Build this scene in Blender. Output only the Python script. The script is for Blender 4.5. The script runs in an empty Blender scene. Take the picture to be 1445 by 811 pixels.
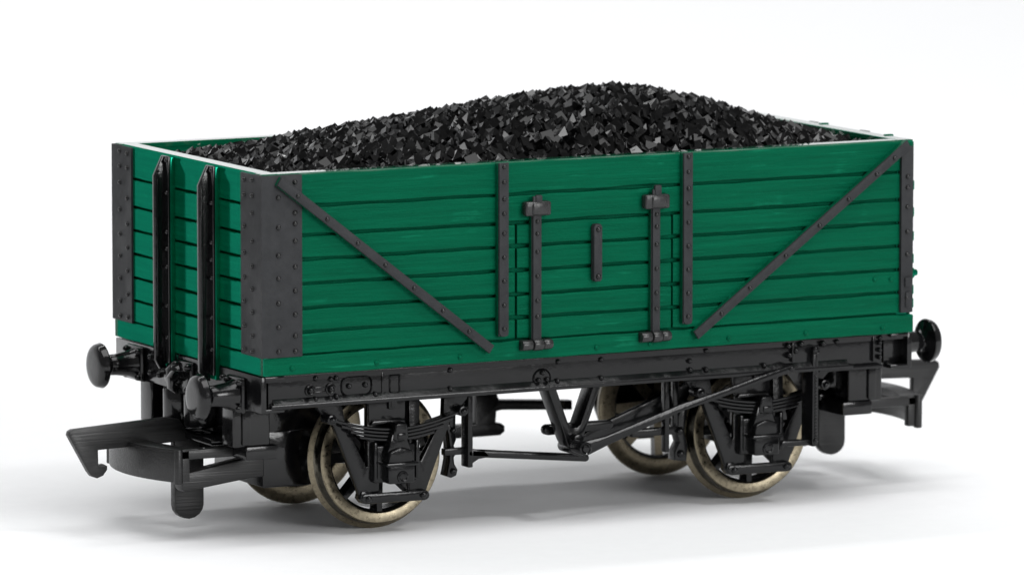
import bpy, bmesh, math, random
from mathutils import Vector, Matrix, noise

# ---------------------------------------------------------------- camera, world, lamps, exposure
SC = bpy.context.scene
U = 0.001                      # model is measured in millimetres
GZ = 0.65                      # the flanges reach this far below the tread line, down to the paper
CX, CY = 34.7, 16.35           # centre of the wagon in the measuring frame


def P(x, y, z):
    return Vector(((x - CX) * U, (y - CY) * U, (z + GZ) * U))


cam_d = bpy.data.cameras.new('camera')
cam = bpy.data.objects.new('camera', cam_d)
SC.collection.objects.link(cam)
SC.camera = cam
w = Vector((0.4608373, 0.87892606, -0.12295514))
r = Vector((0.885667653, -0.464319574, 0.000375022638))
u = Vector((0.05676086, 0.10907021, 0.99241216))
m = Matrix((r, u, -w)).transposed().to_4x4()
m.translation = P(-275.5105, -574.6658, 102.7773)
cam.matrix_world = m
cam_d.sensor_width = 36
cam_d.lens = 9877.93 / 1445 * 36
cam_d.clip_start = 0.02
cam_d.clip_end = 50
cam_d.dof.use_dof = True
cam_d.dof.focus_distance = 0.655
cam_d.dof.aperture_fstop = 62

world = bpy.data.worlds.new("World")
SC.world = world
world.use_nodes = True
bg = world.node_tree.nodes['Background']
bg.inputs['Color'].default_value = (1.0, 1.0, 1.0, 1)
bg.inputs['Strength'].default_value = 0.24


def area(name, loc, target, sx, sy, power, col=(1, 1, 1)):
    l = bpy.data.lights.new(name, 'AREA')
    l.shape = 'RECTANGLE'
    l.size, l.size_y = sx, sy
    l.energy = power
    l.color = col
    o = bpy.data.objects.new(name, l)
    SC.collection.objects.link(o)
    o.location = loc
    o.rotation_euler = (Vector(target) - Vector(loc)).to_track_quat('-Z', 'Y').to_euler()
    return o


area('overhead_softbox', (0.0, -0.22, 0.78), (0, 0.0, 0), 0.85, 0.55, 5.0)
area('front_softbox', (0.24, -1.05, 0.36), (0.0, 0.0, 0.01), 0.50, 0.35, 5.6)
area('key_lamp', (0.30, -0.55, 0.75), (0.0, 0.0, 0.02), 0.09, 0.09, 1.3)
area('backdrop_lamp', (-0.1, 0.60, 1.0), (-0.1, 1.35, 0.10), 1.6, 0.3, 9.6)

SC.view_settings.view_transform = 'Standard'
SC.view_settings.look = 'None'
SC.view_settings.exposure = 0.0
SC.view_settings.gamma = 1.0
SC.render.film_transparent = False
SC.cycles.max_bounces = 10


# ---------------------------------------------------------------- materials
def nodes(name):
    mt = bpy.data.materials.new(name)
    mt.use_nodes = True
    nt = mt.node_tree
    return mt, nt, nt.nodes['Principled BSDF']


def coords(nt, scale):
    tc = nt.nodes.new('ShaderNodeTexCoord')
    mp = nt.nodes.new('ShaderNodeMapping')
    mp.inputs['Scale'].default_value = scale
    nt.links.new(tc.outputs['Object'], mp.inputs['Vector'])
    return mp.outputs['Vector']


def tex(nt, vec, scale, detail=4, rough=0.55):
    n = nt.nodes.new('ShaderNodeTexNoise')
    n.inputs['Scale'].default_value = scale
    n.inputs['Detail'].default_value = detail
    n.inputs['Roughness'].default_value = rough
    nt.links.new(vec, n.inputs['Vector'])
    return n.outputs['Fac']


def ramp(nt, fac, a, b, ca, cb):
    n = nt.nodes.new('ShaderNodeValToRGB')
    n.color_ramp.elements[0].position = a
    n.color_ramp.elements[1].position = b
    n.color_ramp.elements[0].color = (*ca, 1)
    n.color_ramp.elements[1].color = (*cb, 1)
    nt.links.new(fac, n.inputs['Fac'])
    return n.outputs['Color']


def maprange(nt, fac, a, b, lo, hi):
    n = nt.nodes.new('ShaderNodeMapRange')
    for k, v in zip(('From Min', 'From Max', 'To Min', 'To Max'), (a, b, lo, hi)):
        n.inputs[k].default_value = v
    nt.links.new(fac, n.inputs['Value'])
    return n.outputs['Result']


def bump(nt, bs, height, dist, strength=1.0):
    n = nt.nodes.new('ShaderNodeBump')
    n.inputs['Strength'].default_value = strength
    n.inputs['Distance'].default_value = dist
    nt.links.new(height, n.inputs['Height'])
    nt.links.new(n.outputs['Normal'], bs.inputs['Normal'])


def add(nt, a, b, fa=1.0, fb=1.0):
    def mul(s, f):
        n = nt.nodes.new('ShaderNodeMath')
        n.operation = 'MULTIPLY'
        n.inputs[1].default_value = f
        nt.links.new(s, n.inputs[0])
        return n.outputs[0]
    n = nt.nodes.new('ShaderNodeMath')
    n.operation = 'ADD'
    nt.links.new(mul(a, fa), n.inputs[0])
    nt.links.new(mul(b, fb), n.inputs[1])
    return n.outputs[0]


def make_green(name, along):
    mt, nt, bs = nodes(name)
    s = (120, 3000, 2600) if along == 'x' else (3000, 120, 2600)
    s2 = (70, 1500, 1500) if along == 'x' else (1500, 70, 1500)
    grain = tex(nt, coords(nt, s), 1.0, 5, 0.65)
    streak = tex(nt, coords(nt, s2), 1.0, 4, 0.6)
    blot = tex(nt, coords(nt, (260, 260, 260)), 1.0, 4, 0.6)
    c = add(nt, streak, grain, 0.55, 0.45)
    base = ramp(nt, c, 0.38, 0.66, (0.0001, 0.057, 0.0265), (0.0004, 0.085, 0.040))
    s3 = (130, 2200, 2300) if along == 'x' else (2200, 130, 2300)
    scuff = add(nt, tex(nt, coords(nt, s3), 1.0, 3, 0.6), blot, 0.6, 0.4)
    mx = nt.nodes.new('ShaderNodeMix')
    mx.data_type = 'RGBA'
    nt.links.new(maprange(nt, scuff, 0.58, 0.68, 0.0, 0.7 if along == 'x' else 0.3), mx.inputs['Factor'])
    nt.links.new(base, mx.inputs['A'])
    mx.inputs['B'].default_value = (0.005, 0.15, 0.078, 1)
    nt.links.new(mx.outputs['Result'], bs.inputs['Base Color'])
    nt.links.new(maprange(nt, add(nt, streak, blot, 0.5, 0.5), 0.35, 0.65, *((0.32, 0.5) if along == 'x' else (0.09, 0.15))), bs.inputs['Roughness'])
    bs.inputs['Specular IOR Level'].default_value = 0.2 if along == 'x' else 0.1
    bs.inputs['Specular Tint'].default_value = (0.1, 1.0, 0.6, 1)
    bump(nt, bs, add(nt, grain, blot, 0.7, 0.6), 0.00013 if along == 'x' else 0.00002, 1.0)
    return mt


def make_paint(name, c0, c1, r0, r1, bdist, sc=900, spec=0.45):
    mt, nt, bs = nodes(name)
    v = coords(nt, (1, 1, 1))
    n1 = tex(nt, v, sc, 5, 0.6)
    n2 = tex(nt, v, sc * 0.3, 3, 0.5)
    nt.links.new(ramp(nt, n1, 0.35, 0.7, c0, c1), bs.inputs['Base Color'])
    nt.links.new(maprange(nt, n2, 0.35, 0.65, r0, r1), bs.inputs['Roughness'])
    bs.inputs['Specular IOR Level'].default_value = spec
    bump(nt, bs, add(nt, n1, n2, 0.6, 0.8), bdist, 0.8)
    return mt


GREEN = make_green('green_paint_side', 'x')
GREEN_END = make_green('green_paint_end', 'y')
# the end boards carry a smooth green-tinted gloss
_nt = GREEN_END.node_tree
_pr = _nt.nodes['Principled BSDF']
_pr.inputs['IOR'].default_value = 1.0
_pr.inputs['Specular IOR Level'].default_value = 0.0
_gl = _nt.nodes.new('ShaderNodeBsdfGlossy')
_gl.inputs['Color'].default_value = (0.03, 0.80, 0.50, 1)
_gl.inputs['Roughness'].default_value = 0.09
_ms = _nt.nodes.new('ShaderNodeMixShader')
_ms.inputs[0].default_value = 0.115
_nt.links.new(_pr.outputs[0], _ms.inputs[1])
_nt.links.new(_gl.outputs[0], _ms.inputs[2])
_nt.links.new(_ms.outputs[0], _nt.nodes['Material Output'].inputs['Surface'])
GREEN_RIM = make_paint('green_moulded_rim', (0.0004, 0.09, 0.04), (0.001, 0.105, 0.048), 0.05, 0.12, 0.000012, 300, 0.5)
_b = GREEN_RIM.node_tree.nodes['Principled BSDF']
_b.inputs['Coat Weight'].default_value = 1.0
_b.inputs['Coat Roughness'].default_value = 0.05
_b.inputs['Coat IOR'].default_value = 1.7
IRON = make_paint('dark_iron_paint', (0.0225, 0.0235, 0.0255), (0.031, 0.032, 0.0345), 0.5, 0.66, 0.00008, 900, 0.2)
RIVET = make_paint('shade_darkened_rivets', (0.006, 0.006, 0.0063), (0.011, 0.011, 0.0115), 0.2, 0.3, 0.00002)  # same paint as the plates, with shade around the heads put into its colour
IRON_GLOSS = make_paint('dark_iron_gloss', (0.014, 0.014, 0.0145), (0.022, 0.022, 0.0225), 0.25, 0.4, 0.00009)
BLACK = make_paint('black_plastic', (0.0035, 0.0036, 0.004), (0.0065, 0.0067, 0.0073), 0.13, 0.24, 0.00013, 380, 0.34)
BLACK_GLOSS = make_paint('black_gloss_plastic', (0.003, 0.003, 0.0035), (0.005, 0.005, 0.0055), 0.10, 0.2, 0.00010, 420)


def make_coupling():
    mt, nt, bs = nodes('brushed_black_coupling')
    v = coords(nt, (160, 5000, 5000))
    n1 = tex(nt, v, 1.0, 4, 0.6)
    nt.links.new(ramp(nt, n1, 0.3, 0.75, (0.004, 0.004, 0.0042), (0.010, 0.010, 0.0104)), bs.inputs['Base Color'])
    nt.links.new(maprange(nt, n1, 0.3, 0.7, 0.3, 0.46), bs.inputs['Roughness'])
    bump(nt, bs, n1, 0.00005, 0.8)
    return mt


COUPLING = make_coupling()


def make_metal():
    mt, nt, bs = nodes('tarnished_nickel')
    v = coords(nt, (1, 1, 1))
    n1 = tex(nt, v, 2600, 5, 0.7)
    n2 = tex(nt, v, 420, 3, 0.5)
    nt.links.new(ramp(nt, add(nt, n1, n2, 0.85, 0.15), 0.32, 0.70, (0.155, 0.134, 0.094), (0.29, 0.252, 0.182)), bs.inputs['Base Color'])
    bs.inputs['Metallic'].default_value = 1.0
    nt.links.new(maprange(nt, n1, 0.35, 0.65, 0.24, 0.42), bs.inputs['Roughness'])
    bump(nt, bs, n1, 0.00003, 0.6)
    return mt


METAL = make_metal()


def make_tread():
    mt, nt, bs = nodes('polished_nickel_tread')
    n1 = tex(nt, coords(nt, (1, 1, 1)), 1500, 5, 0.7)
    nt.links.new(ramp(nt, n1, 0.35, 0.7, (0.07, 0.064, 0.052), (0.15, 0.138, 0.11)), bs.inputs['Base Color'])
    bs.inputs['Metallic'].default_value = 1.0
    nt.links.new(maprange(nt, n1, 0.35, 0.65, 0.16, 0.27), bs.inputs['Roughness'])
    return mt


TREAD = make_tread()


def make_coal():
    mt, nt, bs = nodes('coal')
    v = coords(nt, (1, 1, 1))
    n1 = tex(nt, v, 500, 4, 0.6)
    nt.links.new(ramp(nt, n1, 0.3, 0.7, (0.0012, 0.0012, 0.0013), (0.003, 0.003, 0.0032)), bs.inputs['Base Color'])
    nt.links.new(maprange(nt, n1, 0.3, 0.7, 0.04, 0.13), bs.inputs['Roughness'])
    bs.inputs['Specular IOR Level'].default_value = 0.27
    bump(nt, bs, tex(nt, v, 700, 2, 0.5), 0.00004, 0.5)
    return mt


COAL = make_coal()


def make_white():
    mt, nt, bs = nodes('white_paper_sweep')
    v = coords(nt, (1, 1, 1))
    n1 = tex(nt, v, 500, 5, 0.7)
    paper = ramp(nt, n1, 0.3, 0.7, (0.865, 0.87, 0.88), (0.89, 0.895, 0.905))
    vo = nt.nodes.new('ShaderNodeTexVoronoi')
    vo.inputs['Scale'].default_value = 34.0
    nt.links.new(v, vo.inputs['Vector'])
    mx = nt.nodes.new('ShaderNodeMix')
    mx.data_type = 'RGBA'
    nt.links.new(maprange(nt, vo.outputs['Distance'], 0.006, 0.011, 0.55, 0.0), mx.inputs['Factor'])
    nt.links.new(paper, mx.inputs['A'])
    mx.inputs['B'].default_value = (0.30, 0.30, 0.32, 1)
    nt.links.new(mx.outputs['Result'], bs.inputs['Base Color'])
    bs.inputs['Roughness'].default_value = 0.75
    bs.inputs['Specular IOR Level'].default_value = 0.2
    bump(nt, bs, tex(nt, v, 2500, 3, 0.6), 0.00002, 0.5)
    return mt


WHITE = make_white()


# ---------------------------------------------------------------- geometry helpers (all in mm)
def new():
    return bmesh.new()


def _bevel(bm, verts, bev, seg=2):
    if bev <= 0:
        return
    vs = set(verts)
    es = [e for e in bm.edges if e.verts[0] in vs and e.verts[1] in vs]
    bmesh.ops.bevel(bm, geom=es, offset=bev, segments=seg, affect='EDGES', profile=0.5, clamp_overlap=True)


def box(bm, x0, x1, y0, y1, z0, z1, bev=0.08, seg=2, mi=0):
    vs = [bm.verts.new((x, y, z)) for z in (z0, z1) for y in (y0, y1) for x in (x0, x1)]
    fs = [(0, 2, 3, 1), (4, 5, 7, 6), (0, 1, 5, 4), (2, 6, 7, 3), (0, 4, 6, 2), (1, 3, 7, 5)]
    for f in fs:
        bm.faces.new([vs[i] for i in f]).material_index = mi
    _bevel(bm, vs, bev, seg)


def prism(bm, poly, a, b, axis='y', bev=0.08, seg=2):
    """extrude a polygon: axis y -> poly is (x,z); axis x -> (y,z); axis z -> (x,y)"""
    def pt(p, t):
        return {'y': (p[0], t, p[1]), 'x': (t, p[0], p[1]), 'z': (p[0], p[1], t)}[axis]
    v0 = [bm.verts.new(pt(p, a)) for p in poly]
    v1 = [bm.verts.new(pt(p, b)) for p in poly]
    n = len(poly)
    fs = [bm.faces.new(v0), bm.faces.new(v1[::-1])]
    for i in range(n):
        j = (i + 1) % n
        fs.append(bm.faces.new((v0[i], v1[i], v1[j], v0[j])))
    bmesh.ops.recalc_face_normals(bm, faces=fs)
    if bev > 0:
        vs = set(v0 + v1)
        rim = [e for e in bm.edges if (e.verts[0] in vs and e.verts[1] in vs)]
        caps = set(fs[:2])
        es = [e for e in rim if any(f in caps for f in e.link_faces)]
        bmesh.ops.bevel(bm, geom=es, offset=bev, segments=seg, affect='EDGES', profile=0.5, clamp_overlap=True)


AX = {'x': Matrix.Rotation(math.pi / 2, 3, 'Y'), 'y': Matrix.Rotation(-math.pi / 2, 3, 'X'), 'z': Matrix.Identity(3)}


def lathe(bm, c, prof, axis='x', n=40, mi=0, close=True):
    """prof: list of (t along axis, radius)"""
    rings = []
    for t, rad in prof:
        ring = []
        if rad < 1e-6:
            ring = [None]
        for k in range(n):
            a = 2 * math.pi * k / n
            if rad < 1e-6:
                break
            ca, sa = rad * math.cos(a), rad * math.sin(a)
            p = {'x': (t, ca, sa), 'y': (ca, t, sa), 'z': (ca, sa, t)}[axis]
            ring.append(bm.verts.new((c[0] + p[0], c[1] + p[1], c[2] + p[2])))
        if rad < 1e-6:
            p = {'x': (t, 0, 0), 'y': (0, t, 0), 'z': (0, 0, t)}[axis]
            ring = [bm.verts.new((c[0] + p[0], c[1] + p[1], c[2] + p[2]))]
        rings.append(ring)
    fs = []
    seg = []
    for si, (A, B) in enumerate(zip(rings, rings[1:])):
        for k in range(n):
            j = (k + 1) % n
            if len(A) == 1 and len(B) == 1:
                continue
            if len(A) == 1:
                f = (A[0], B[j], B[k])
            elif len(B) == 1:
                f = (A[k], A[j], B[0])
            else:
                f = (A[k], A[j], B[j], B[k])
            fs.append(bm.faces.new(f))
            seg.append(si)
    if close:
        for R in (rings[0], rings[-1]):
            if len(R) > 1:
                fs.append(bm.faces.new(R))
    for q, f in enumerate(fs):
        f.material_index = mi if isinstance(mi, int) else (mi[seg[q]] if q < len(seg) else mi[0])
    bmesh.ops.recalc_face_normals(bm, faces=fs)


def cyl(bm, c, t0, t1, rad, axis='y', n=24, bev=0.1, mi=0):
    b = min(bev, rad * 0.4, abs(t1 - t0) * 0.4)
    lathe(bm, c, [(t0, rad - b), (t0 + b * 0.3, rad - b * 0.3), (t0 + b, rad), (t1 - b, rad), (t1 - b * 0.3, rad - b * 0.3), (t1, rad - b)], axis, n, mi)


def rivet(bm, p, d, rad=0.19, h=0.15, mi=0):
    rad, h = rad * 1.25, h * 1.5
    """small domed head at p, pointing along direction d ('-x','x','-y','y')"""
    s = -1 if d[0] == '-' else 1
    ax = d[-1]
    lathe(bm, p, [(-0.05 * s, rad * 1.02), (0.45 * h * s, rad * 0.96), (0.8 * h * s, rad * 0.7), (h * s, rad * 0.3), (h * 1.02 * s, 0)], ax, 12, mi, False)


def tube(bm, pts, rad, n=12):
    pts = [Vector(p) for p in pts]
    rings = []
    for i, p in enumerate(pts):
        d = (pts[min(i + 1, len(pts) - 1)] - pts[max(i - 1, 0)]).normalized()
        a = d.cross(Vector((0, 1, 0.3))).normalized()
        b = d.cross(a)
        rr = rad[i] if isinstance(rad, (list, tuple)) else rad
        rings.append([bm.verts.new(p + rr * (math.cos(2 * math.pi * k / n) * a + math.sin(2 * math.pi * k / n) * b)) for k in range(n)])
    fs = [bm.faces.new(rings[0]), bm.faces.new(rings[-1])]
    for A, B in zip(rings, rings[1:]):
        for k in range(n):
            fs.append(bm.faces.new((A[k], A[(k + 1) % n], B[(k + 1) % n], B[k])))
    bmesh.ops.recalc_face_normals(bm, faces=fs)


def bar(bm, p0, p1, hw0, hw1, y0, y1, bev=0.1, rnd=True):
    """flat bar in the x-z plane from p0 to p1 with half widths, round ends"""
    a, b = Vector((p0[0], p0[1])), Vector((p1[0], p1[1]))
    d = (b - a).normalized()
    th = math.atan2(d.y, d.x)
    poly = []
    K = 6 if rnd else 1
    for k in range(K + 1):
        t = th + math.pi / 2 + math.pi * k / K
        poly.append((a.x + hw0 * math.cos(t), a.y + hw0 * math.sin(t)))
    for k in range(K + 1):
        t = th - math.pi / 2 + math.pi * k / K
        poly.append((b.x + hw1 * math.cos(t), b.y + hw1 * math.sin(t)))
    prism(bm, poly, y0, y1, 'y', bev)


random.seed(4)


def plank(bm, a0, a1, z0, z1, f0, b0, along='x', gap=0.26, jit=0.04):
    """one moulded board: front face at f0, back at b0, long edges slightly uneven, front edges rounded"""
    n = max(2, int((a1 - a0) / 1.1))
    sd = random.uniform(0, 100)
    rings = []
    sg = 1 if b0 > f0 else -1
    for i in range(n + 1):
        a = a0 + (a1 - a0) * i / n
        jl = jit * noise.noise(Vector((a * 0.35, sd, 0))) * 2 + jit * 0.6 * noise.noise(Vector((a * 1.6, sd, 3)))
        jh = jit * noise.noise(Vector((a * 0.35, sd, 9))) * 2 + jit * 0.6 * noise.noise(Vector((a * 1.6, sd, 7)))
        jf = 0.02 * noise.noise(Vector((a * 0.3, sd, 5)))
        if i in (0, n):
            e = 0.06
        else:
            e = 0.0
        lo, hi = z0 + gap / 2 + jl + e, z1 - gap / 2 + jh - e
        f = f0 + sg * (jf + (0.05 if e else 0))
        pr = [(b0, lo), (f + sg * 0.16, lo), (f + sg * 0.04, lo + 0.04), (f, lo + 0.11), (f, hi - 0.11), (f + sg * 0.04, hi - 0.04), (f + sg * 0.16, hi), (b0, hi)]
        rings.append([bm.verts.new((a, q, z) if along == 'x' else (q, a, z)) for q, z in pr])
    fs = [bm.faces.new(rings[0]), bm.faces.new(rings[-1])]
    for A, B in zip(rings, rings[1:]):
        for k in range(8):
            j = (k + 1) % 8
            fs.append(bm.faces.new((A[k], A[j], B[j], B[k])))
    bmesh.ops.recalc_face_normals(bm, faces=fs)


def xform(bm, kind, dx=0.0):
    for v in bm.verts:
        x, y, z = v.co
        if 'X' in kind:
            x = 2 * CX - x
        if 'Y' in kind:
            y = 2 * CY - y
        v.co = (x + dx, y, z)
    if kind in ('X', 'Y'):
        bmesh.ops.reverse_faces(bm, faces=bm.faces[:])


def part(name, bm, mats, parent=None, kind='', dx=0.0, ang=38, smooth=True):
    if kind or dx:
        xform(bm, kind, dx)
    for v in bm.verts:
        v.co = P(*v.co)
    me = bpy.data.meshes.new(name)
    bm.to_mesh(me)
    bm.free()
    for mt in (mats if isinstance(mats, (list, tuple)) else [mats]):
        me.materials.append(mt)
    if smooth:
        me.shade_smooth()
        me.set_sharp_from_angle(angle=math.radians(ang))
    o = bpy.data.objects.new(name, me)
    SC.collection.objects.link(o)
    if parent is not None:
        o.parent = parent
    return o


# ---------------------------------------------------------------- the setting: one white paper sweep
bm = new()
prof = []
for y in (-3000, -1200, -600, -300, -150, 0, 150, 300, 500, 700):
    prof.append((y, 0.0))
for k in range(1, 17):
    a = math.pi / 2 * k / 16
    prof.append((700 + 700 * math.sin(a), 700 - 700 * math.cos(a)))
prof.append((1400, 1800))
xs = [-2500, -1500, -800, -400, -200, 0, 200, 400, 800, 1500, 2500]
grid = [[bm.verts.new((CX + x, CY + y, z - GZ)) for x in xs] for y, z in prof]
for A, B in zip(grid, grid[1:]):
    for k in range(len(xs) - 1):
        bm.faces.new((A[k], A[k + 1], B[k + 1], B[k]))
sweep = part('backdrop', bm, WHITE)
sweep['kind'] = 'structure'

# ---------------------------------------------------------------- the wagon
wagon = bpy.data.objects.new('coal_wagon', None)
SC.collection.objects.link(wagon)
wagon.empty_display_size = 0.02
wagon['label'] = 'green planked model railway wagon with dark grey straps, black underframe and metal wheels'
wagon['category'] = 'railway wagon'

L, W = 69.4, 32.7
TOP = 34.2
ZS = [34.2, 31.13, 28.45, 26.22, 23.97, 21.70, 19.50, 17.35]   # plank joints
WT = 1.7


def side_wall(kind):
    bm = new()
    box(bm, 0.03, L - 0.03, 0.5, WT, 15.9, TOP - 0.12, 0.05)         # backing
    box(bm, 0.0, L, 0.18, WT + 0.02, TOP - 0.5, TOP, 0.06, 2, 1)            # rim
    for i in range(7):
        z1, z0 = ZS[i], ZS[i + 1]
        if i < 2:
            segs = [(0.0, L)]
        else:
            segs = [(0.0, 26.11), (43.01, L)]
        for a, b in segs:
            if i == 0:
                plank(bm, a, b, z0, z1 + 0.03, 0.0, 0.6)
            else:
                plank(bm, a, b, z0, z1, 0.0, 0.6)
    # moulded bolt heads in the boards
    for x, z in ((65.13, 20.93), (66.92, 20.83)):
        rivet(bm, (x, 0.0, z), '-y', 0.2, 0.12)
    o = part('side_wall', bm, [GREEN, GREEN_RIM], wagon, kind, 0.0, 14)
    # door boards
    bm = new()
    for i in range(2, 7):
        plank(bm, 26.36, 42.78, ZS[i + 1], ZS[i], -0.02, 0.6)
    d = part('side_door', bm, GREEN, wagon, kind, 0.0, 14)
    # the two fixed vertical straps
    for a, b in ((24.1, 25.1), (43.75, 44.72)):
        bm = new()
        box(bm, a - 0.03, b + 0.03, -0.58, 0.1, 17.95, 34.16, 0.06)
        prism(bm, [(a, 34.19), (b, 34.19), (b, 18.2), (b - 0.25, 17.91), (a + 0.25, 17.91), (a, 18.2)], -0.72, -0.54, 'y', 0.06)
        for z in (33.78, 32.35, 30.78, 29.4, 27.55, 25.3, 23.07, 20.81, 18.6):
            rivet(bm, ((a + b) / 2, -0.72, z + 0.05), '-y', 0.17, 0.14, 2)
        s = part('strap', bm, [IRON, GREEN, RIVET], o, kind)
        for f in s.data.polygons:
            c = f.center
            yy = c.y / U + CY
            if kind == 'Y':
                yy = 2 * CY - yy
            if yy > -0.53 and f.material_index == 0:
                f.material_index = 1
    # diagonal braces
    for pa, pb, riv in (((1.42, 33.6), (23.28, 16.80), ((3.23, 32.2), (6.23, 29.93), (9.33, 27.5), (12.21, 25.4), (15.19, 23.1), (18.19, 20.80), (20.95, 18.7))),
                        ((68.4, 33.82), (45.15, 16.80), ((66.9, 32.45), (64.9, 31.0), (61.8, 28.75), (58.6, 26.4), (54.9, 23.7), (51.0, 20.85), (47.9, 18.6)))):
        bm = new()
        dv = (Vector(pb) - Vector(pa)).normalized()
        nv = Vector((-dv.y, dv.x))
        if nv.y < 0:
            nv = -nv
        hw = 0.44
        A, B = Vector(pa), Vector(pb)
        q = [A + nv * hw - dv * 0.1, B + nv * hw, B - nv * hw + dv * 0.05, A - nv * hw]
        prism(bm, [tuple(v) for v in q], -0.62, 0.1, 'y', 0.06)
        prism(bm, [tuple(v) for v in q], -0.82, -0.58, 'y', 0.11)
        for f in bm.faces:
            f.material_index = 1 if f.calc_center_median().y > -0.57 else 0
        for x, z in riv:
            # put each head on the bar's own centre line
            t = (Vector((x, z)) - A).dot(dv)
            c = A + dv * t
            rivet(bm, (c.x, -0.82, c.y), '-y', 0.17, 0.13, 2)
        part('diagonal_brace', bm, [IRON, GREEN, RIVET], o, kind)
    # hinge straps on the door
    for a, b, zt in ((27.8, 28.67, 31.0), (40.53, 41.34, 31.3)):
        bm = new()
        cx = (a + b) / 2
        box(bm, a - 0.2, b + 0.0, -0.5, 0.05, 17.0, 29.2, 0.06, mi=0)
        box(bm, a - 0.13, b - 0.13, -0.72, -0.46, 17.0, 30.9, 0.08)
        for z in (28.55, 27.4, 25.7, 23.4, 21.1, 19.6):
            rivet(bm, (cx - 0.13, -0.72, z), '-y', 0.17, 0.14, 2)
        box(bm, cx - 0.35, cx + 0.38, -0.85, -0.4, 30.2, zt, 0.14)
        s = part('door_hinge', bm, [IRON, GREEN, RIVET], d, kind)
        for f in s.data.polygons:
            yy = f.center.y / U + CY
            if kind == 'Y':
                yy = 2 * CY - yy
            zz = f.center.z / U - GZ
            if yy > -0.455 and zz > 17.2 and zz < 29.3 and f.material_index == 0:
                f.material_index = 1
        bm = new()
        box(bm, a - 1.0, b + 0.85, -0.9, 0.0, 29.05, 30.42, 0.22, 3)
        box(bm, a - 0.35, b + 0.45, -1.05, -0.5, 29.15, 30.3, 0.2, 3)
        part('hinge_clamp', bm, IRON_GLOSS, d, kind)
        bm = new()
        z = 16.93
        cyl(bm, (0, -0.5, z), a - 1.3, a - 0.15, 0.5, 'x', 16, 0.15)
        cyl(bm, (0, -0.55, z), a - 0.1, b + 0.05, 0.56, 'x', 16, 0.12)
        cyl(bm, (0, -0.5, z), b + 0.1, b + 1.1, 0.5, 'x', 16, 0.2)
        box(bm, a - 1.3, b + 1.1, -0.4, 0.0, 16.42, 17.4, 0.08)
        part('hinge_barrel', bm, IRON_GLOSS, d, kind)
    bm = new()
    prism(bm, [(34.13, 27.7), (34.3, 27.93), (34.85, 27.93), (35.02, 27.7), (35.02, 22.75), (34.85, 22.52), (34.3, 22.52), (34.13, 22.75)], -0.72, 0.0, 'y', 0.1)
    rivet(bm, (34.57, -0.72, 27.45), '-y', 0.2, 0.16, 1)
    rivet(bm, (34.57, -0.72, 23.0), '-y', 0.2, 0.16, 1)
    part('door_clip', bm, [IRON, RIVET], d, kind)
    # curb rail
    bm = new()
    plank(bm, -0.02, L + 0.02, 15.52, 17.38, -0.08, 1.5, 'x', 0.06, 0.03)
    for x in (2.92, 11.6, 20.3, 34.73, 40.48, 49.0, 57.45, 65.98):
        rivet(bm, (x, -0.08, 16.2), '-y', 0.2, 0.13)
    part('curb_rail', bm, GREEN, wagon, kind, 0.0, 20)


side_wall('')
side_wall('Y')


def end_wall(kind):
    bm = new()
    box(bm, 0.5, WT, 0.3, W - 0.3, 15.9, TOP - 0.1, 0.05)
    box(bm, 0.18, WT + 0.02, 0.2, W - 0.2, TOP - 0.5, TOP + 0.012, 0.06, 2, 1)
    for i in range(7):
        plank(bm, 0.1, W - 0.1, ZS[i + 1], ZS[i] + (0.05 if i == 0 else 0), 0.0, 0.6, 'y', 0.17, 0.02)
    plank(bm, -0.03, W + 0.03, 15.52, 17.38, -0.05, 1.5, 'y', 0.06, 0.02)
    if kind == 'X':
        for y, z in ((17.0, TOP), (4.6, TOP)):
            box(bm, -0.35, 0.6, y - 0.2, y + 0.2, z - 0.7, z + 0.10, 0.07)
        for y, z in ((1.0, 21.2),):
            cyl(bm, (0, y, z), -1.0, 0.1, 0.32, 'x', 12, 0.12)
            lathe(bm, (0, y, z), [(-0.5, 0.55), (-0.35, 0.62), (0.1, 0.62)], 'x', 14)
        for z in (29.8, 27.2, 24.9, 22.7, 19.7, 18.4):
            box(bm, -0.22, 0.2, 0.15, 1.2, z - 0.5, z + 0.45, 0.12)
    o = part('end_wall', bm, [GREEN_END, GREEN_RIM], wagon, kind, 0.0, 14)
    for y0 in (9.25, 19.1):
        bm = new()
        box(bm, -0.42, 0.05, y0 - 0.02, y0 + 1.72, 14.2, 34.1, 0.06)
        part('stanchion_post', bm, GREEN_END, o, kind)
        bm = new()
        yc = y0 + 1.0
        box(bm, -0.62, -0.38, y0 + 0.04, y0 + 1.7, 14.6, 34.15, 0.06)
        prism(bm, [(-0.5, 34.05), (-0.75, 34.1), (-1.62, 32.3), (-1.62, 14.9), (-1.1, 14.0), (-0.5, 14.0)], yc - 0.02, yc + 0.5, 'y', 0.1)
        # shallow channel lip along the web
        box(bm, -1.42, -1.2, yc - 0.10, yc + 0.1, 15.2, 32.0, 0.05)
        for z in (33.75, 30.7, 27.0, 25.4, 23.7, 20.0, 17.0):
            rivet(bm, (-0.62, y0 + 0.42, z), '-x', 0.17, 0.13)
        part('stanchion', bm, BLACK_GLOSS, o, kind)


end_wall('')
end_wall('X')


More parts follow.
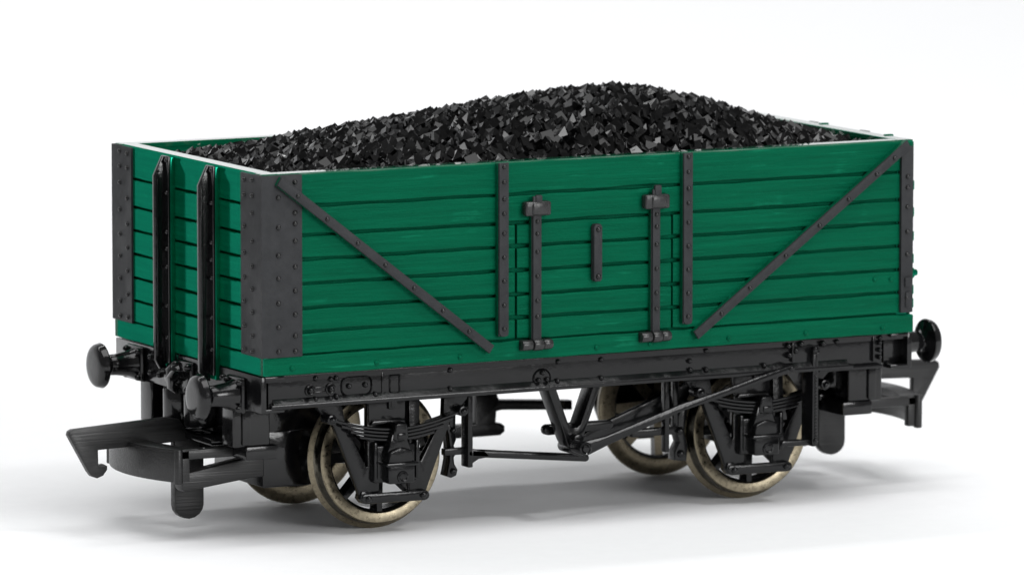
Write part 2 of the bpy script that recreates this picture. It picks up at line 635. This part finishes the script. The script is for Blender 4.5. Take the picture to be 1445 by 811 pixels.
def corner_plate(kind):
    bm = new()
    # bent plate wrapping the corner
    prism(bm, [(-0.2, -0.2), (3.92, -0.2), (3.92, 0.02), (0.02, 0.02), (0.02, 4.25), (-0.2, 4.25)], 17.28, 34.12, 'z', 0.05)
    for z in (32.07, 29.32, 26.74, 24.6, 22.32, 20.09, 17.84):
        rivet(bm, (1.5, -0.2, z), '-y', 0.19, 0.15, 1)
    for z in (33.43, 30.6, 29.6, 28.0, 25.61, 23.41, 21.21, 19.22, 17.80):
        rivet(bm, (3.2, -0.2, z), '-y', 0.19, 0.15, 1)
    for z in (33.5, 32.12, 29.21, 26.75, 24.49, 22.27, 20.01, 17.8):
        rivet(bm, (-0.2, 3.42, z), '-x', 0.18, 0.15, 1)
    for z in (33.6, 32.17, 30.58, 27.98, 25.64, 23.54, 21.38, 19.19, 17.77):
        rivet(bm, (-0.2, 1.72, z), '-x', 0.18, 0.15, 1)
    part('corner_plate', bm, [IRON, RIVET], wagon, kind)


corner_plate('')
corner_plate('Y')


def corner_strap(kind):
    bm = new()
    prism(bm, [(67.85, -0.36), (69.15, -0.36), (69.15, 0.1), (67.85, 0.1)], 17.55, 33.6, 'z', 0.08)
    for z in (30.72, 29.67, 27.78, 25.41, 23.21, 19.0):
        rivet(bm, (68.5, -0.36, z), '-y', 0.18, 0.15, 1)
    box(bm, 68.2, 68.95, -0.6, -0.2, 20.0, 21.0, 0.15)
    box(bm, 68.3, 68.9, -0.55, -0.2, 18.0, 19.6, 0.2)
    part('corner_strap', bm, [IRON, RIVET], wagon, kind)


corner_strap('')
corner_strap('Y')

bm = new()
box(bm, 0.4, L - 0.4, 0.5, W - 0.5, 14.9, 15.95, 0.05)
box(bm, 2.5, L - 2.5, 4.5, W - 4.5, 12.7, 14.95, 0.1)
part('floor_board', bm, BLACK, wagon)


# ---------------------------------------------------------------- underframe
def solebar(kind):
    bm = new()
    box(bm, 0.8, 66.3, 0.6, 1.9, 12.45, 15.5, 0.04)                # web
    box(bm, 0.9, L - 6.5, 0.12, 1.6, 12.40, 12.85, 0.1)              # lower flange
    box(bm, 0.8, 66.3, 0.42, 1.5, 15.30, 15.515, 0.05)
    box(bm, 59.2, 66.2, 0.2, 3.0, 12.25, 12.62, 0.08)            # upper lip
    # sloped fillet above the flange
    prism(bm, [(0.64, 13.36), (0.64, 12.80), (0.16, 12.80), (0.16, 12.88)], 1.2, L - 7.0, 'x', 0.0)
    # shackle with two round eyes
    for x, z in ((5.03, 13.95), (7.13, 13.98)):
        lathe(bm, (x, 0.6, z), [(-0.22, 0.36), (-0.26, 0.42), (-0.22, 0.52), (0.1, 0.56)], 'y', 18)
        rivet(bm, (x, 0.40, z), '-y', 0.24, 0.25)
    box(bm, 5.5, 6.66, 0.42, 0.7, 14.03, 14.25, 0.06)
    box(bm, 5.5, 6.66, 0.42, 0.7, 13.62, 13.84, 0.06)
    for x, z in ((5.57, 15.06), (7.14, 14.9), (7.68, 14.98), (5.57, 13.12), (7.08, 13.08), (7.72, 13.26), (11.75, 13.2),
                 (19.54, 14.96), (19.54, 13.19), (30.93, 15.04), (30.86, 13.22), (35.52, 14.96), (35.52, 13.2),
                 (45.07, 14.22), (45.14, 13.36), (46.85, 15.1), (46.85, 13.29), (53.2, 13.3), (61.2, 15.1)):
        rivet(bm, (x, 0.6, z), '-y', 0.21, 0.28)
    # oval number plate with raised edge
    def ring(cx, cz, hx, hz, rr, wd, h):
        def outline(o):
            pts = []
            for (sx, sz, a0) in ((1, 1, 0), (-1, 1, 90), (-1, -1, 180), (1, -1, 270)):
                for k in range(6):
                    a = math.radians(a0 + 18 * k)
                    R = max(rr - o, 0.05)
                    pts.append((cx + sx * (hx - rr) + R * math.cos(a), cz + sz * (hz - rr) + R * math.sin(a)))
            return pts
        A, Bp, Cc = outline(0), outline(wd * 0.5), outline(wd)
        n = len(A)
        va = [bm.verts.new((p[0], 0.62, p[1])) for p in A]
        vb = [bm.verts.new((p[0], 0.6 - h, p[1])) for p in Bp]
        vc = [bm.verts.new((p[0], 0.62, p[1])) for p in Cc]
        fs = []
        for i in range(n):
            j = (i + 1) % n
            fs.append(bm.faces.new((va[i], va[j], vb[j], vb[i])))
            fs.append(bm.faces.new((vb[i], vb[j], vc[j], vc[i])))
        for f in fs:
            f.normal_update()
            if f.normal.y > 0:
                f.normal_flip()
    ring(9.85, 14.08, 1.68, 1.02, 0.8, 0.26, 0.16)
    rivet(bm, (9.02, 0.6, 14.12), '-y', 0.22, 0.28)
    rivet(bm, (10.7, 0.6, 14.14), '-y', 0.22, 0.28)
    ring(13.8, 14.02, 0.62, 0.95, 0.3, 0.24, 0.16)
    box(bm, 12.42, 12.62, 0.46, 0.7, 12.85, 15.2, 0.05)
    # half-round plate in the middle
    lathe(bm, (29.25, 0.6, 13.55), [(-0.12, 0.78), (-0.22, 0.86), (-0.12, 0.95), (0.1, 0.97)], 'y', 28)
    for x, z in ((28.81, 13.45), (29.7, 13.45), (29.25, 14.12)):
        rivet(bm, (x, 0.45, z), '-y', 0.2, 0.25)
    # vertical ribs near the far end
    box(bm, 65.2, 65.4, 0.35, 0.8, 12.9, 15.4, 0.06)
    for z in (13.3, 14.0, 14.7, 15.2):
        rivet(bm, (66.0, 0.6, z), '-y', 0.2, 0.3)
    box(bm, 56.2, 56.5, 0.3, 0.8, 13.4, 15.3, 0.1)
    for x, z in ((55.8, 15.0), (56.6, 14.5), (55.9, 14.1), (59.6, 15.0), (57.2, 15.1)):
        rivet(bm, (x, 0.6, z), '-y', 0.26, 0.4)
    part('solebar', bm, BLACK, wagon, kind)


solebar('')
solebar('Y')


def headstock(kind):
    bm = new()
    y0, y1 = 0.22, W - 0.22
    box(bm, -0.08, 0.45, y0, y1, 12.12, 15.49, 0.08)
    box(bm, 0.3, 2.3, y0, 1.75, 15.15, 15.49, 0.08)
    box(bm, 0.3, 2.3, y0, 1.75, 12.12, 12.5, 0.08)
    box(bm, 0.3, 2.3, W - 1.75, y1, 15.15, 15.49, 0.08)
    box(bm, 0.3, 2.3, W - 1.75, y1, 12.12, 12.5, 0.08)
    box(bm, 0.3, 2.3, 1.6, W - 1.6, 12.5, 15.3, 0.08)
    for y in (8.3, 12.6, 20.3, 22.3, 24.3):
        for z in (13.1, 14.6):
            rivet(bm, (-0.08, y, z), '-x', 0.24, 0.28)
    h = part('headstock', bm, BLACK_GLOSS, wagon, kind)
    # draw hook plate and hook
    bm = new()
    box(bm, -0.5, 0.0, 14.6, 18.1, 12.0, 15.2, 0.25, 3)
    prism(bm, [(-0.3, 14.2), (-1.6, 14.3), (-2.1, 13.7), (-2.0, 12.6), (-1.5, 12.2), (-1.2, 12.5), (-1.5, 13.2), (-1.1, 13.5), (-0.3, 13.2)], 15.9, 16.8, 'y', 0.15, 2)
    lathe(bm, (-0.5, 18.2, 13.6), [(-0.9, 0.0), (-0.85, 0.6), (-0.5, 1.1), (0.0, 1.35), (0.5, 1.4)], 'x', 20)
    for y, z in ((15.0, 14.7), (17.7, 14.7), (15.0, 12.5)):
        rivet(bm, (-0.5, y, z), '-x', 0.3, 0.35)
    part('drawhook', bm, BLACK_GLOSS, h, kind)


headstock('')
headstock('X')


def buffer(yc, kind):
    z = 13.6 if kind == '' else 13.85
    if kind == '' and yc < 16:
        z = 13.35
    dx = 0.7 if kind else 0.0
    bm = new()
    box(bm, -0.55, -0.06, yc - 1.75, yc + 1.75, z - 1.6, z + 1.75, 0.25, 3)
    lathe(bm, (0, yc, z), [(-0.4, 1.55), (-0.8, 1.35), (-1.2, 1.2), (-2.4, 1.02), (-3.0, 0.98), (-3.1, 0.9), (-3.12, 0.72), (-3.6, 0.72)], 'x', 32)
    for dy in (-1.35, 1.35):
        for dz in (-1.2, 1.3):
            rivet(bm, (-0.55, yc + dy, z + dz), '-x', 0.25, 0.3)
    box(bm, -0.3, 0.9, yc - 1.5, yc + 1.5, z - 1.4, z + 1.5, 0.1)
    o = part('buffer', bm, BLACK_GLOSS, wagon, kind, dx)
    bm = new()
    R = 2.16
    prof = [(-3.3, 0.70), (-3.45, 0.8), (-3.62, 1.3), (-3.72, 1.9), (-3.80, R - 0.06), (-3.92, R), (-4.04, R - 0.04)]
    for k in range(1, 9):
        t = k / 8
        prof.append((-4.04 - 0.78 * (1 - (1 - t) ** 2), (R - 0.06) * math.cos(math.asin(min(1, t * 0.9999)))))
    prof[-1] = (prof[-1][0], 0.0)
    lathe(bm, (0, yc, z), prof, 'x', 44)
    part('buffer_head', bm, BLACK_GLOSS, o, kind, dx)


for kind in ('', 'X'):
    for yc in (5.15, 27.5):
        buffer(yc, kind)


# ---------------------------------------------------------------- wheels
def wheelset(xw):
    ax = new()
    cyl(ax, (xw, 0, 6.25), 4.2, W - 4.2, 0.75, 'y', 20)
    lathe(ax, (xw, 0, 6.25), [(9.3, 1.5), (10.2, 1.5), (10.4, 1.1), (W - 10.4, 1.1), (W - 10.2, 1.5), (W - 9.3, 1.5)], 'y', 20)
    a = part('axle', ax, BLACK, wagon)
    for kind in ('', 'Y'):
        bm = new()
        R = 6.25
        lathe(bm, (xw, 0, R), [(8.3, 5.2), (6.72, 5.16), (6.5, 5.24), (6.46, 5.3), (6.46, R - 0.1), (6.56, R), (7.5, R + 0.06), (7.72, R + 0.2), (7.85, 6.7), (8.02, 6.9), (8.22, 6.84), (8.35, 6.6), (8.35, 5.3), (8.3, 5.2)], 'y', 96, [0, 0, 0, 0, 0, 1, 1, 0, 0, 0, 0, 0, 0], False)
        t = part('wheel', bm, [METAL, TREAD], wagon, kind)
        bm = new()
        n = 8
        for k in range(n):
            an = 2 * math.pi * k / n + 1.571
            c, s = math.cos(an), math.sin(an)
            vs = []
            for rad, hw in ((1.2, 0.62), (5.2, 0.42)):
                for y in (6.75, 7.9):
                    for sg in (-1, 1):
                        hh = hw * (0.62 if y < 7 else 1.0)
                        vs.append(bm.verts.new((xw + rad * c - sg * hh * s, y, R + rad * s + sg * hh * c)))
            fs = []
            for q in ((0, 1, 3, 2), (4, 6, 7, 5), (0, 4, 5, 1), (2, 3, 7, 6), (0, 2, 6, 4), (1, 5, 7, 3)):
                f = bm.faces.new([vs[i] for i in q])
                fs.append(f)
            bmesh.ops.recalc_face_normals(bm, faces=fs)
            for f in fs:
                f.material_index = 1 if f.calc_center_median().y > 7.85 else 0
        lathe(bm, (xw, 0, R), [(8.6, 1.55), (6.5, 1.5), (6.35, 1.35), (6.35, 0.5)], 'y', 28)
        lathe(bm, (xw, 0, R), [(8.0, 5.22), (6.9, 5.22), (6.8, 5.1), (6.9, 4.96), (8.0, 4.9), (8.0, 5.22)], 'y', 64, 0, False)
        part('wheel_spokes', bm, [BLACK, METAL], t, kind)


wheelset(15.3)
wheelset(55.2)


# ---------------------------------------------------------------- axle guards
def axle_guard(kind, dx, boxdx=0.0):
    bm = new()
    xc = 15.3
    y0, y1 = 3.9, 4.7
    prism(bm, [(7.3, 12.5), (7.5, 11.6), (9.15, 9.95), (11.75, 3.4), (11.9, 2.9), (13.85, 2.9), (13.85, 5.0), (13.85, 12.5), (12.65, 12.5), (12.65, 5.9), (12.5, 5.85), (10.4, 9.9), (9.9, 12.5)], y0, y1, 'y', 0.1)
    prism(bm, [(2 * xc - x, z) for x, z in [(7.3, 12.5), (7.5, 11.6), (9.15, 9.95), (11.75, 3.4), (11.9, 2.9), (13.6, 2.9), (13.6, 5.0), (13.6, 12.5), (12.5, 12.5), (12.5, 6.1), (12.35, 6.05), (10.0, 10.2), (9.9, 12.5)]], y0, y1, 'y', 0.1)
    box(bm, 12.7, 16.5, 3.75, 4.5, 9.85, 12.5, 0.08)
    prism(bm, [(13.0, 10.2), (12.75, 9.85), (16.4, 9.85), (16.2, 10.2)], 3.35, 3.9, 'y', 0.1)
    box(bm, 14.65, 15.55, 3.45, 3.8, 11.2, 12.5, 0.08)
    box(bm, 14.85, 15.35, 3.35, 3.6, 11.4, 12.5, 0.05)
    box(bm, 12.8, 17.8, 4.5, 5.0, 7.6, 12.4, 0.05)
    o = part('axle_guard', bm, BLACK, wagon, kind, dx)
    # keep plate under the box
    bm = new()
    bar(bm, (12.3, 2.9), (18.45, 2.85), 0.48, 0.48, 3.45, 3.95, 0.12)
    prism(bm, [(11.7, 2.9), (12.1, 2.45), (12.9, 2.4), (12.6, 3.6), (11.9, 3.6)], 3.6, 4.9, 'y', 0.15)
    for x in (12.5, 18.25):
        rivet(bm, (x, 3.45, 2.9), '-y', 0.26, 0.22)
    part('keep_plate', bm, BLACK, o, kind, dx)
    # leaf spring
    bm = new()
    for k in range(4):
        half = 6.75 - 0.95 * k
        zc = 9.52 - 0.33 * k
        top, bot = [], []
        N = 22
        for i in range(N + 1):
            t = -1 + 2 * i / N
            x = 15.25 + t * half
            z = zc + 1.28 * (abs(t * half) / 6.75) ** 1.8
            top.append((x, z))
            bot.append((x, z - 0.27))
        prism(bm, top + bot[::-1], 2.75 + 0.02 * k, 3.9, 'y', 0.06, 1)
    for x, z in ((8.35, 10.72), (22.05, 10.66)):
        cyl(bm, (x, 0, z), 2.55, 4.3, 0.5, 'y', 18, 0.12)
        rivet(bm, (x, 2.55, z), '-y', 0.25, 0.2)
    part('leaf_spring', bm, BLACK, o, kind, dx)
    # axle box
    bm = new()
    box(bm, 13.0, 17.6, 3.3, 4.1, 4.35, 7.9, 0.2, 3)
    for xx in (12.95, 17.3):
        box(bm, xx, xx + 0.4, 3.1, 4.0, 4.6, 8.2, 0.12)
    box(bm, 13.95, 16.65, 2.0, 3.6, 4.35, 6.15, 0.18, 3)
    box(bm, 13.6, 16.95, 1.75, 3.8, 6.0, 6.35, 0.12)
    arch = [(13.95, 6.3), (16.4, 6.3), (16.35, 7.3)]
    for k in range(7):
        t = k / 6
        arch.append((16.3 - 2.1 * t, 7.45 + 0.28 * math.sin(math.pi * t)))
    arch.append((14.0, 7.3))
    prism(bm, arch, 1.95, 3.6, 'y', 0.15, 3)
    prism(bm, [(13.9, 7.2), (16.45, 7.2), (16.3, 7.8), (15.9, 9.0), (14.45, 9.0), (14.1, 7.8)], 2.3, 3.8, 'y', 0.15, 2)
    lathe(bm, (15.35, 0, 4.98), [(2.05, 0.62), (1.88, 0.55), (1.82, 0.42), (1.95, 0.3), (2.0, 0.0)], 'y', 20)
    part('axle_box', bm, BLACK, o, kind, dx)
    bm = new()
    prism(bm, [(14.5, 8.6), (14.65, 9.85), (14.85, 10.05), (15.75, 10.05), (15.95, 9.85), (16.05, 8.6), (15.85, 8.35), (14.7, 8.35)], 2.1, 3.9, 'y', 0.18, 3)
    box(bm, 14.85, 15.7, 1.95, 2.3, 8.5, 9.1, 0.12)
    part('spring_buckle', bm, BLACK, o, kind, dx)


for kind in ('', 'Y'):
    axle_guard(kind, 0.0)
    axle_guard(kind, 39.2)


# ---------------------------------------------------------------- brake gear
def push_gear(kind, full=True):
    bm = new()
    # hanger post and push rod towards the left wheel
    box(bm, 23.75, 24.3, 5.0, 6.5, 4.85, 12.6, 0.12)
    bm2 = new()
    bar(bm2, (24.1, 6.2), (36.4, 4.92), 0.36, 0.36, 5.0, 5.8, 0.15)
    prism(bm2, [(24.2, 5.2), (24.2, 6.6), (25.6, 6.35), (26.2, 5.75), (24.9, 5.6)], 5.0, 5.8, 'y', 0.1)
    o = part('brake_hanger', bm, BLACK, wagon, kind)
    part('push_rod', bm2, BLACK, o, kind)
    bm = new()
    box(bm, 21.6, 24.0, 5.6, 6.4, 6.05, 6.7, 0.1)
    bar(bm, (22.9, 8.3), (22.95, 11.6), 0.32, 0.32, 6.5, 7.2, 0.1)
    prism(bm, [(22.2, 8.75), (22.5, 7.9), (22.62, 6.8), (22.6, 5.4), (22.3, 3.95), (22.75, 3.75), (23.3, 3.95), (23.45, 4.5), (23.1, 5.1), (23.05, 5.7), (23.45, 6.2), (23.05, 6.8), (23.3, 7.4), (23.0, 8.5), (22.6, 8.9)], 6.5, 8.0, 'y', 0.1)
    for x, z in ((22.9, 8.3), (22.9, 4.4), (23.05, 6.35)):
        rivet(bm, (x, 6.5, z), '-y', 0.24, 0.22)
    part('brake_shoe', bm, BLACK, wagon, kind)


push_gear('')
# far side gear
bm = new()
prism(bm, [(36.3, 12.6), (36.3, 5.3), (33.3, 5.3), (33.3, 4.0), (39.0, 4.0), (39.5, 4.35), (39.5, 4.9), (39.1, 5.2), (38.5, 5.3), (38.6, 6.4), (39.2, 6.5), (47.0, 6.0), (47.0, 6.95), (38.9, 7.5), (38.7, 8.0), (38.7, 12.6)], 27.6, 28.8, 'y', 0.12)
part('brake_hanger', bm, BLACK, wagon)

# V hanger (near) with shafts
def v_hanger(kind):
    bm = new()
    prism(bm, [(30.75, 12.6), (30.95, 12.1), (33.0, 7.0), (33.3, 6.5), (34.5, 6.3), (34.75, 7.3), (34.85, 7.6), (36.6, 12.1), (36.65, 12.6), (35.6, 12.6), (35.75, 12.0), (34.45, 8.6), (34.1, 8.32), (33.6, 8.32), (33.2, 8.6), (31.9, 12.0), (31.95, 12.6)], 2.5, 4.7, 'y', 0.1)
    o = part('vee_hanger', bm, BLACK, wagon, kind)
    bm = new()
    cyl(bm, (33.75, 0, 7.25), 1.5, 4.6, 0.58, 'y', 20, 0.1)
    cyl(bm, (33.95, 0, 6.35), 1.2, 5.2, 0.6, 'y', 20, 0.1)
    bar(bm, (32.7, 7.75), (39.3, 7.85), 0.5, 0.4, 5.6, 6.5, 0.15)
    part('brake_shaft', bm, BLACK, o, kind)


v_hanger('')

# second push rod up to the right wheel
bm = new()
bar(bm, (38.8, 6.1), (50.8, 10.4), 0.8, 0.9, 8.7, 9.4, 0.08)
part('push_rod', bm, BLACK, wagon)
bm = new()
box(bm, 41.5, 47.0, 5.2, 6.2, 6.5, 7.2, 0.1)
box(bm, 44.83, 45.33, 4.8, 5.6, 4.9, 12.6, 0.1)
prism(bm, [(46.9, 3.75), (48.2, 3.6), (48.35, 5.0), (47.95, 6.5), (48.2, 8.0), (48.6, 9.4), (47.9, 9.4), (47.3, 8.0), (47.1, 6.5), (47.45, 5.5), (46.95, 4.6)], 6.6, 8.0, 'y', 0.1)
bar(bm, (46.95, 7.0), (46.95, 11.5), 0.3, 0.3, 6.4, 7.0, 0.1)
for x, z in ((46.6, 6.85), (47.5, 4.4)):
    rivet(bm, (x, 5.2 if z > 6 else 6.6, z), '-y', 0.3, 0.3)
part('brake_shoe', bm, BLACK, wagon)


def brake_lever(kind):
    bm = new()
    # one long forged bar, thick at the pivot, slender towards the guide
    pts = [(33.5, 6.69, 0.72), (35.9, 7.34, 0.46), (43.8, 9.91, 0.36), (47.7, 10.81, 0.34), (51.9, 11.94, 0.34), (55.85, 12.9, 0.38)]
    up, lo = [], []
    for i, (x, z, h) in enumerate(pts):
        a = pts[max(i - 1, 0)]
        b = pts[min(i + 1, len(pts) - 1)]
        d = Vector((b[0] - a[0], b[1] - a[1])).normalized()
        n = Vector((-d.y, d.x))
        up.append((x + n.x * h, z + n.y * h))
        lo.append((x - n.x * h, z - n.y * h))
    cap0 = [(33.5 + 0.72 * math.cos(t), 6.69 + 0.72 * math.sin(t)) for t in [math.radians(q) for q in (140, 170, 200, 230, 260)]]
    cap1 = [(55.85 + 0.38 * math.cos(t), 12.9 + 0.38 * math.sin(t)) for t in [math.radians(q) for q in (-40, 0, 40)]]
    prism(bm, up[::-1] + cap0 + lo + cap1, -0.3, 0.1, 'y', 0.14, 2)
    lathe(bm, (33.45, 0, 6.69), [(1.6, 0.62), (0.0, 0.7), (-0.4, 0.66), (-0.48, 0.5), (-0.4, 0.38), (-0.52, 0.3), (-0.57, 0.0)], 'y', 24)
    rivet(bm, (55.8, -0.3, 12.9), '-y', 0.2, 0.15)
    part('brake_lever', bm, BLACK, wagon, kind)
    bm = new()
    prism(bm, [(58.42, 14.3), (58.55, 14.75), (58.9, 14.75), (59.03, 14.3), (59.05, 5.5), (58.9, 5.15), (58.5, 5.15), (58.38, 5.5)], 0.15, 2.3, 'y', 0.08)
    lathe(bm, (58.72, 0, 14.4), [(0.2, 0.38), (0.0, 0.36), (-0.05, 0.28), (0.08, 0.18), (0.08, 0.0)], 'y', 16)
    for k in range(19):
        rivet(bm, (58.72, 0.15, 12.0 - 0.33 * k), '-y', 0.12, 0.09)
    rivet(bm, (58.72, 0.15, 5.7), '-y', 0.2, 0.2)
    bar(bm, (55.6, 5.55), (58.6, 5.5), 0.3, 0.3, 0.6, 1.3, 0.12)
    part('lever_guide', bm, BLACK, wagon, kind)


brake_lever('')


# ---------------------------------------------------------------- couplings
def coupling(kind, dx):
    bm = new()
    # coupling pocket under the headstock with its posts
    box(bm, -0.2, 3.6, 6.0, 8.6, 8.2, 12.3, 0.2, 3)
    box(bm, -0.2, 3.6, 24.1, 26.7, 8.2, 12.3, 0.2, 3)
    box(bm, 0.6, 1.5, 5.7, 6.4, 8.4, 12.2, 0.15)
    cyl(bm, (0.2, 14.0, 0), 9.2, 12.4, 1.6, 'z', 24, 0.2)
    cyl(bm, (0.2, 18.6, 0), 9.2, 12.4, 1.6, 'z', 24, 0.2)
    box(bm, 1.2, 12.0, 10.8, 21.9, 8.6, 12.4, 0.2)
    box(bm, 5.2, 12.0, 10.9, 21.8, 3.4, 8.8, 0.2)
    box(bm, 1.0, 4.3, 5.8, 26.9, 6.95, 8.25, 0.15)
    box(bm, -0.6, 4.5, 10.0, 22.6, 7.9, 8.6, 0.2)
    o = part('coupling', bm, BLACK_GLOSS, wagon, kind)
    # the loop: curved bumper bar with two arms
    bm = new()
    yc, hw, bul = 16.35, 7.55, 1.9
    N = 24

    def fx(y, off=0.0):
        t = (y - yc) / hw
        return -4.75 + dx - bul * (1 - t * t) + off
    ys = [yc - hw + 2 * hw * i / N for i in range(N + 1)]
    front = [(fx(y), y) for y in ys]
    back = [(fx(y, 0.9), y) for y in ys]
    prism(bm, front + back[::-1], 4.9, 7.75, 'z', 0.12, 2)
    front = [(fx(y, 0.14), y) for y in ys]
    back = [(fx(y, 2.3), y) for y in ys]
    prism(bm, front + back[::-1], 7.2, 8.0, 'z', 0.12, 2)
    # end posts of the bar
    for y in (yc - hw, yc + hw):
        cyl(bm, (-4.55 + dx, y, 0), 4.75, 8.05, 0.42, 'z', 16, 0.12)
    for a, b in ((8.7, 9.5), (23.2, 24.0)):
        box(bm, -4.5 + dx, 3.4, a, b, 7.0, 7.9, 0.12)
        box(bm, -4.4 + dx, -3.4 + dx, a, b, 4.95, 7.9, 0.1)
    part('coupling_loop', bm, COUPLING, o, kind)
    # lower arm carried by the pocket
    bm = new()
    if kind == '':
        prism(bm, [(-2.9, 3.62), (-3.15, 3.9), (-3.2, 4.9), (-2.95, 5.3), (3.9, 6.4), (6.0, 6.4), (6.0, 4.5), (3.9, 4.45)], 11.0, 12.6, 'y', 0.15, 2)
        part('coupling_arm', bm, COUPLING, o, kind)
    else:
        bm.free()
    # hook
    bm = new()
    pts = [(-12.55, 8.95), (-12.45, 9.3), (-12.1, 9.48), (-2.6, 10.0), (-1.2, 9.75), (-0.1, 8.2), (-0.1, 7.75), (-2.6, 7.6), (-9.55, 7.4), (-9.52, 5.95), (-8.95, 6.03), (-8.62, 5.85), (-8.62, 5.5), (-9.05, 4.95), (-9.65, 4.75), (-10.2, 4.95), (-10.55, 5.4)]
    if kind == 'X':
        pts = [(-12.6, 9.5), (-12.5, 10.0), (-12.1, 10.25), (-2.6, 10.75), (-1.2, 10.5), (-0.1, 9.2), (-0.1, 8.8), (-2.6, 8.85), (-9.55, 8.6), (-9.55, 6.8), (-9.0, 6.9), (-8.65, 6.7), (-8.65, 6.35), (-9.05, 5.9), (-9.65, 5.7), (-10.3, 5.9), (-10.7, 6.3)]
    prism(bm, pts, 15.7, 16.5, 'y', 0.09, 2)
    part('coupling_hook', bm, COUPLING, o, kind)
    # hanging tail of the hook
    bm = new()
    x0, x1 = (-1.55, 1.45)
    poly = [(x0, 8.6), (x0, 1.5)]
    for k in range(1, 8):
        a = math.pi + math.pi * k / 8
        poly.append(((x0 + x1) / 2 + 1.5 * math.cos(a), 1.55 + 1.35 * math.sin(a)))
    poly += [(x1, 1.5), (x1, 8.6)]
    if kind == 'X':
        poly = [(x - 0.4, z + 1.3) for x, z in poly]
    prism(bm, poly, 16.0, 17.0, 'y', 0.09, 2)
    part('hook_tail', bm, COUPLING, o, kind)


coupling('', 0.0)
coupling('X', -1.4)

# ---------------------------------------------------------------- the coal
random.seed(11)
RX = [(0, 33.0), (5, 34.3), (10, 35.2), (19, 36.35), (28, 37.5), (36, 38.35), (41, 38.8), (46, 38.85), (50, 38.4), (54.5, 37.4), (59, 36.0), (62.5, 35.0), (66, 33.9), (70, 32.9)]


def ridge(x):
    for (a, za), (b, zb) in zip(RX, RX[1:]):
        if a <= x <= b:
            t = (x - a) / (b - a)
            return za + (zb - za) * t
    return 33


def heap(x, y):
    ze = 33.0 + 0.25 * math.sin(x * 0.4)
    if x < 8:
        ze = 33.05
    if x > 62:
        ze = 33.0 - 0.10 * (x - 62)
    t = min(1, abs(y - CY) / 14.9)
    g = 1 - t ** 1.9
    return ze + max(0, ridge(x) - ze) * g


bm = new()
# the body of the load under the lumps
nx, ny = 80, 36
x0, x1, y0, y1 = WT + 0.06, L - WT - 0.06, WT + 0.06, W - WT - 0.06
gv = []
for i in range(nx + 1):
    row = []
    for j in range(ny + 1):
        x = x0 + (x1 - x0) * i / nx
        y = y0 + (y1 - y0) * j / ny
        row.append(bm.verts.new((x, y, heap(x, y) - 0.75 + random.uniform(-0.2, 0.2))))
    gv.append(row)
for i in range(nx):
    for j in range(ny):
        bm.faces.new((gv[i][j], gv[i + 1][j], gv[i + 1][j + 1], gv[i][j + 1]))
# skirt down to the floor
edge = [gv[i][0] for i in range(nx + 1)] + [gv[nx][j] for j in range(1, ny + 1)] + [gv[i][ny] for i in range(nx - 1, -1, -1)] + [gv[0][j] for j in range(ny - 1, 0, -1)]
low = [bm.verts.new((v.co.x, v.co.y, 16.1)) for v in edge]
for k in range(len(edge)):
    j = (k + 1) % len(edge)
    bm.faces.new((edge[k], low[k], low[j], edge[j]))
bm.faces.new(low[::-1])
bmesh.ops.recalc_face_normals(bm, faces=bm.faces[:])


CORNER_UP = Vector((1, 1, 1)).rotation_difference(Vector((0, 0, 1))).to_matrix()


def lump(c, s):
    # angular lump lying with a corner upwards, as moulded
    R = (Matrix.Rotation(-0.50 + random.gauss(0, 0.36), 3, 'Z')
         @ Matrix.Rotation(random.gauss(0, 0.20), 3, 'X') @ Matrix.Rotation(random.gauss(0, 0.20), 3, 'Y') @ CORNER_UP)
    sc = Vector((random.uniform(0.85, 1.15), random.uniform(0.85, 1.15), random.uniform(0.85, 1.15)))
    vs = []
    for dz in (-1, 1):
        for dy in (-1, 1):
            for dx in (-1, 1):
                k = 0.62
                p = Vector((dx * sc.x * k * random.uniform(0.86, 1.08), dy * sc.y * k * random.uniform(0.86, 1.08), dz * sc.z * k * random.uniform(0.86, 1.08)))
                p = R @ p * s + c
                p.x = min(max(p.x, x0), x1)
                p.y = min(max(p.y, y0), y1)
                vs.append(bm.verts.new(p))
    fs = []
    for f in [(0, 2, 3, 1), (4, 5, 7, 6), (0, 1, 5, 4), (2, 6, 7, 3), (0, 4, 6, 2), (1, 3, 7, 5)]:
        fs.append(bm.faces.new([vs[i] for i in f]))
    bmesh.ops.triangulate(bm, faces=[f for f in fs if random.random() < 0.4])


step = 0.86
yy = y0 + 0.3
row = 0
while yy < y1 - 0.2:
    xx = x0 + 0.3 + (0.5 * step if row % 2 else 0)
    while xx < x1 - 0.2:
        x = xx + random.uniform(-0.3, 0.3)
        y = yy + random.uniform(-0.3, 0.3)
        s = random.choice((0.7, 0.78, 0.85, 0.92, 1.02)) * (0.70 + 0.30 * min(1, x / 45)) * (1.1 if y < 10 else 0.9)
        lump(Vector((x, y, heap(x, y) - 0.40 + random.uniform(-0.2, 0.15))), s)
        xx += step
    yy += step * 0.9
    row += 1
coal = part('coal_load', bm, COAL, None, smooth=False)
coal['label'] = 'heap of glossy black angular coal filling the green wagon above its rim'
coal['category'] = 'coal'
coal['kind'] = 'stuff'
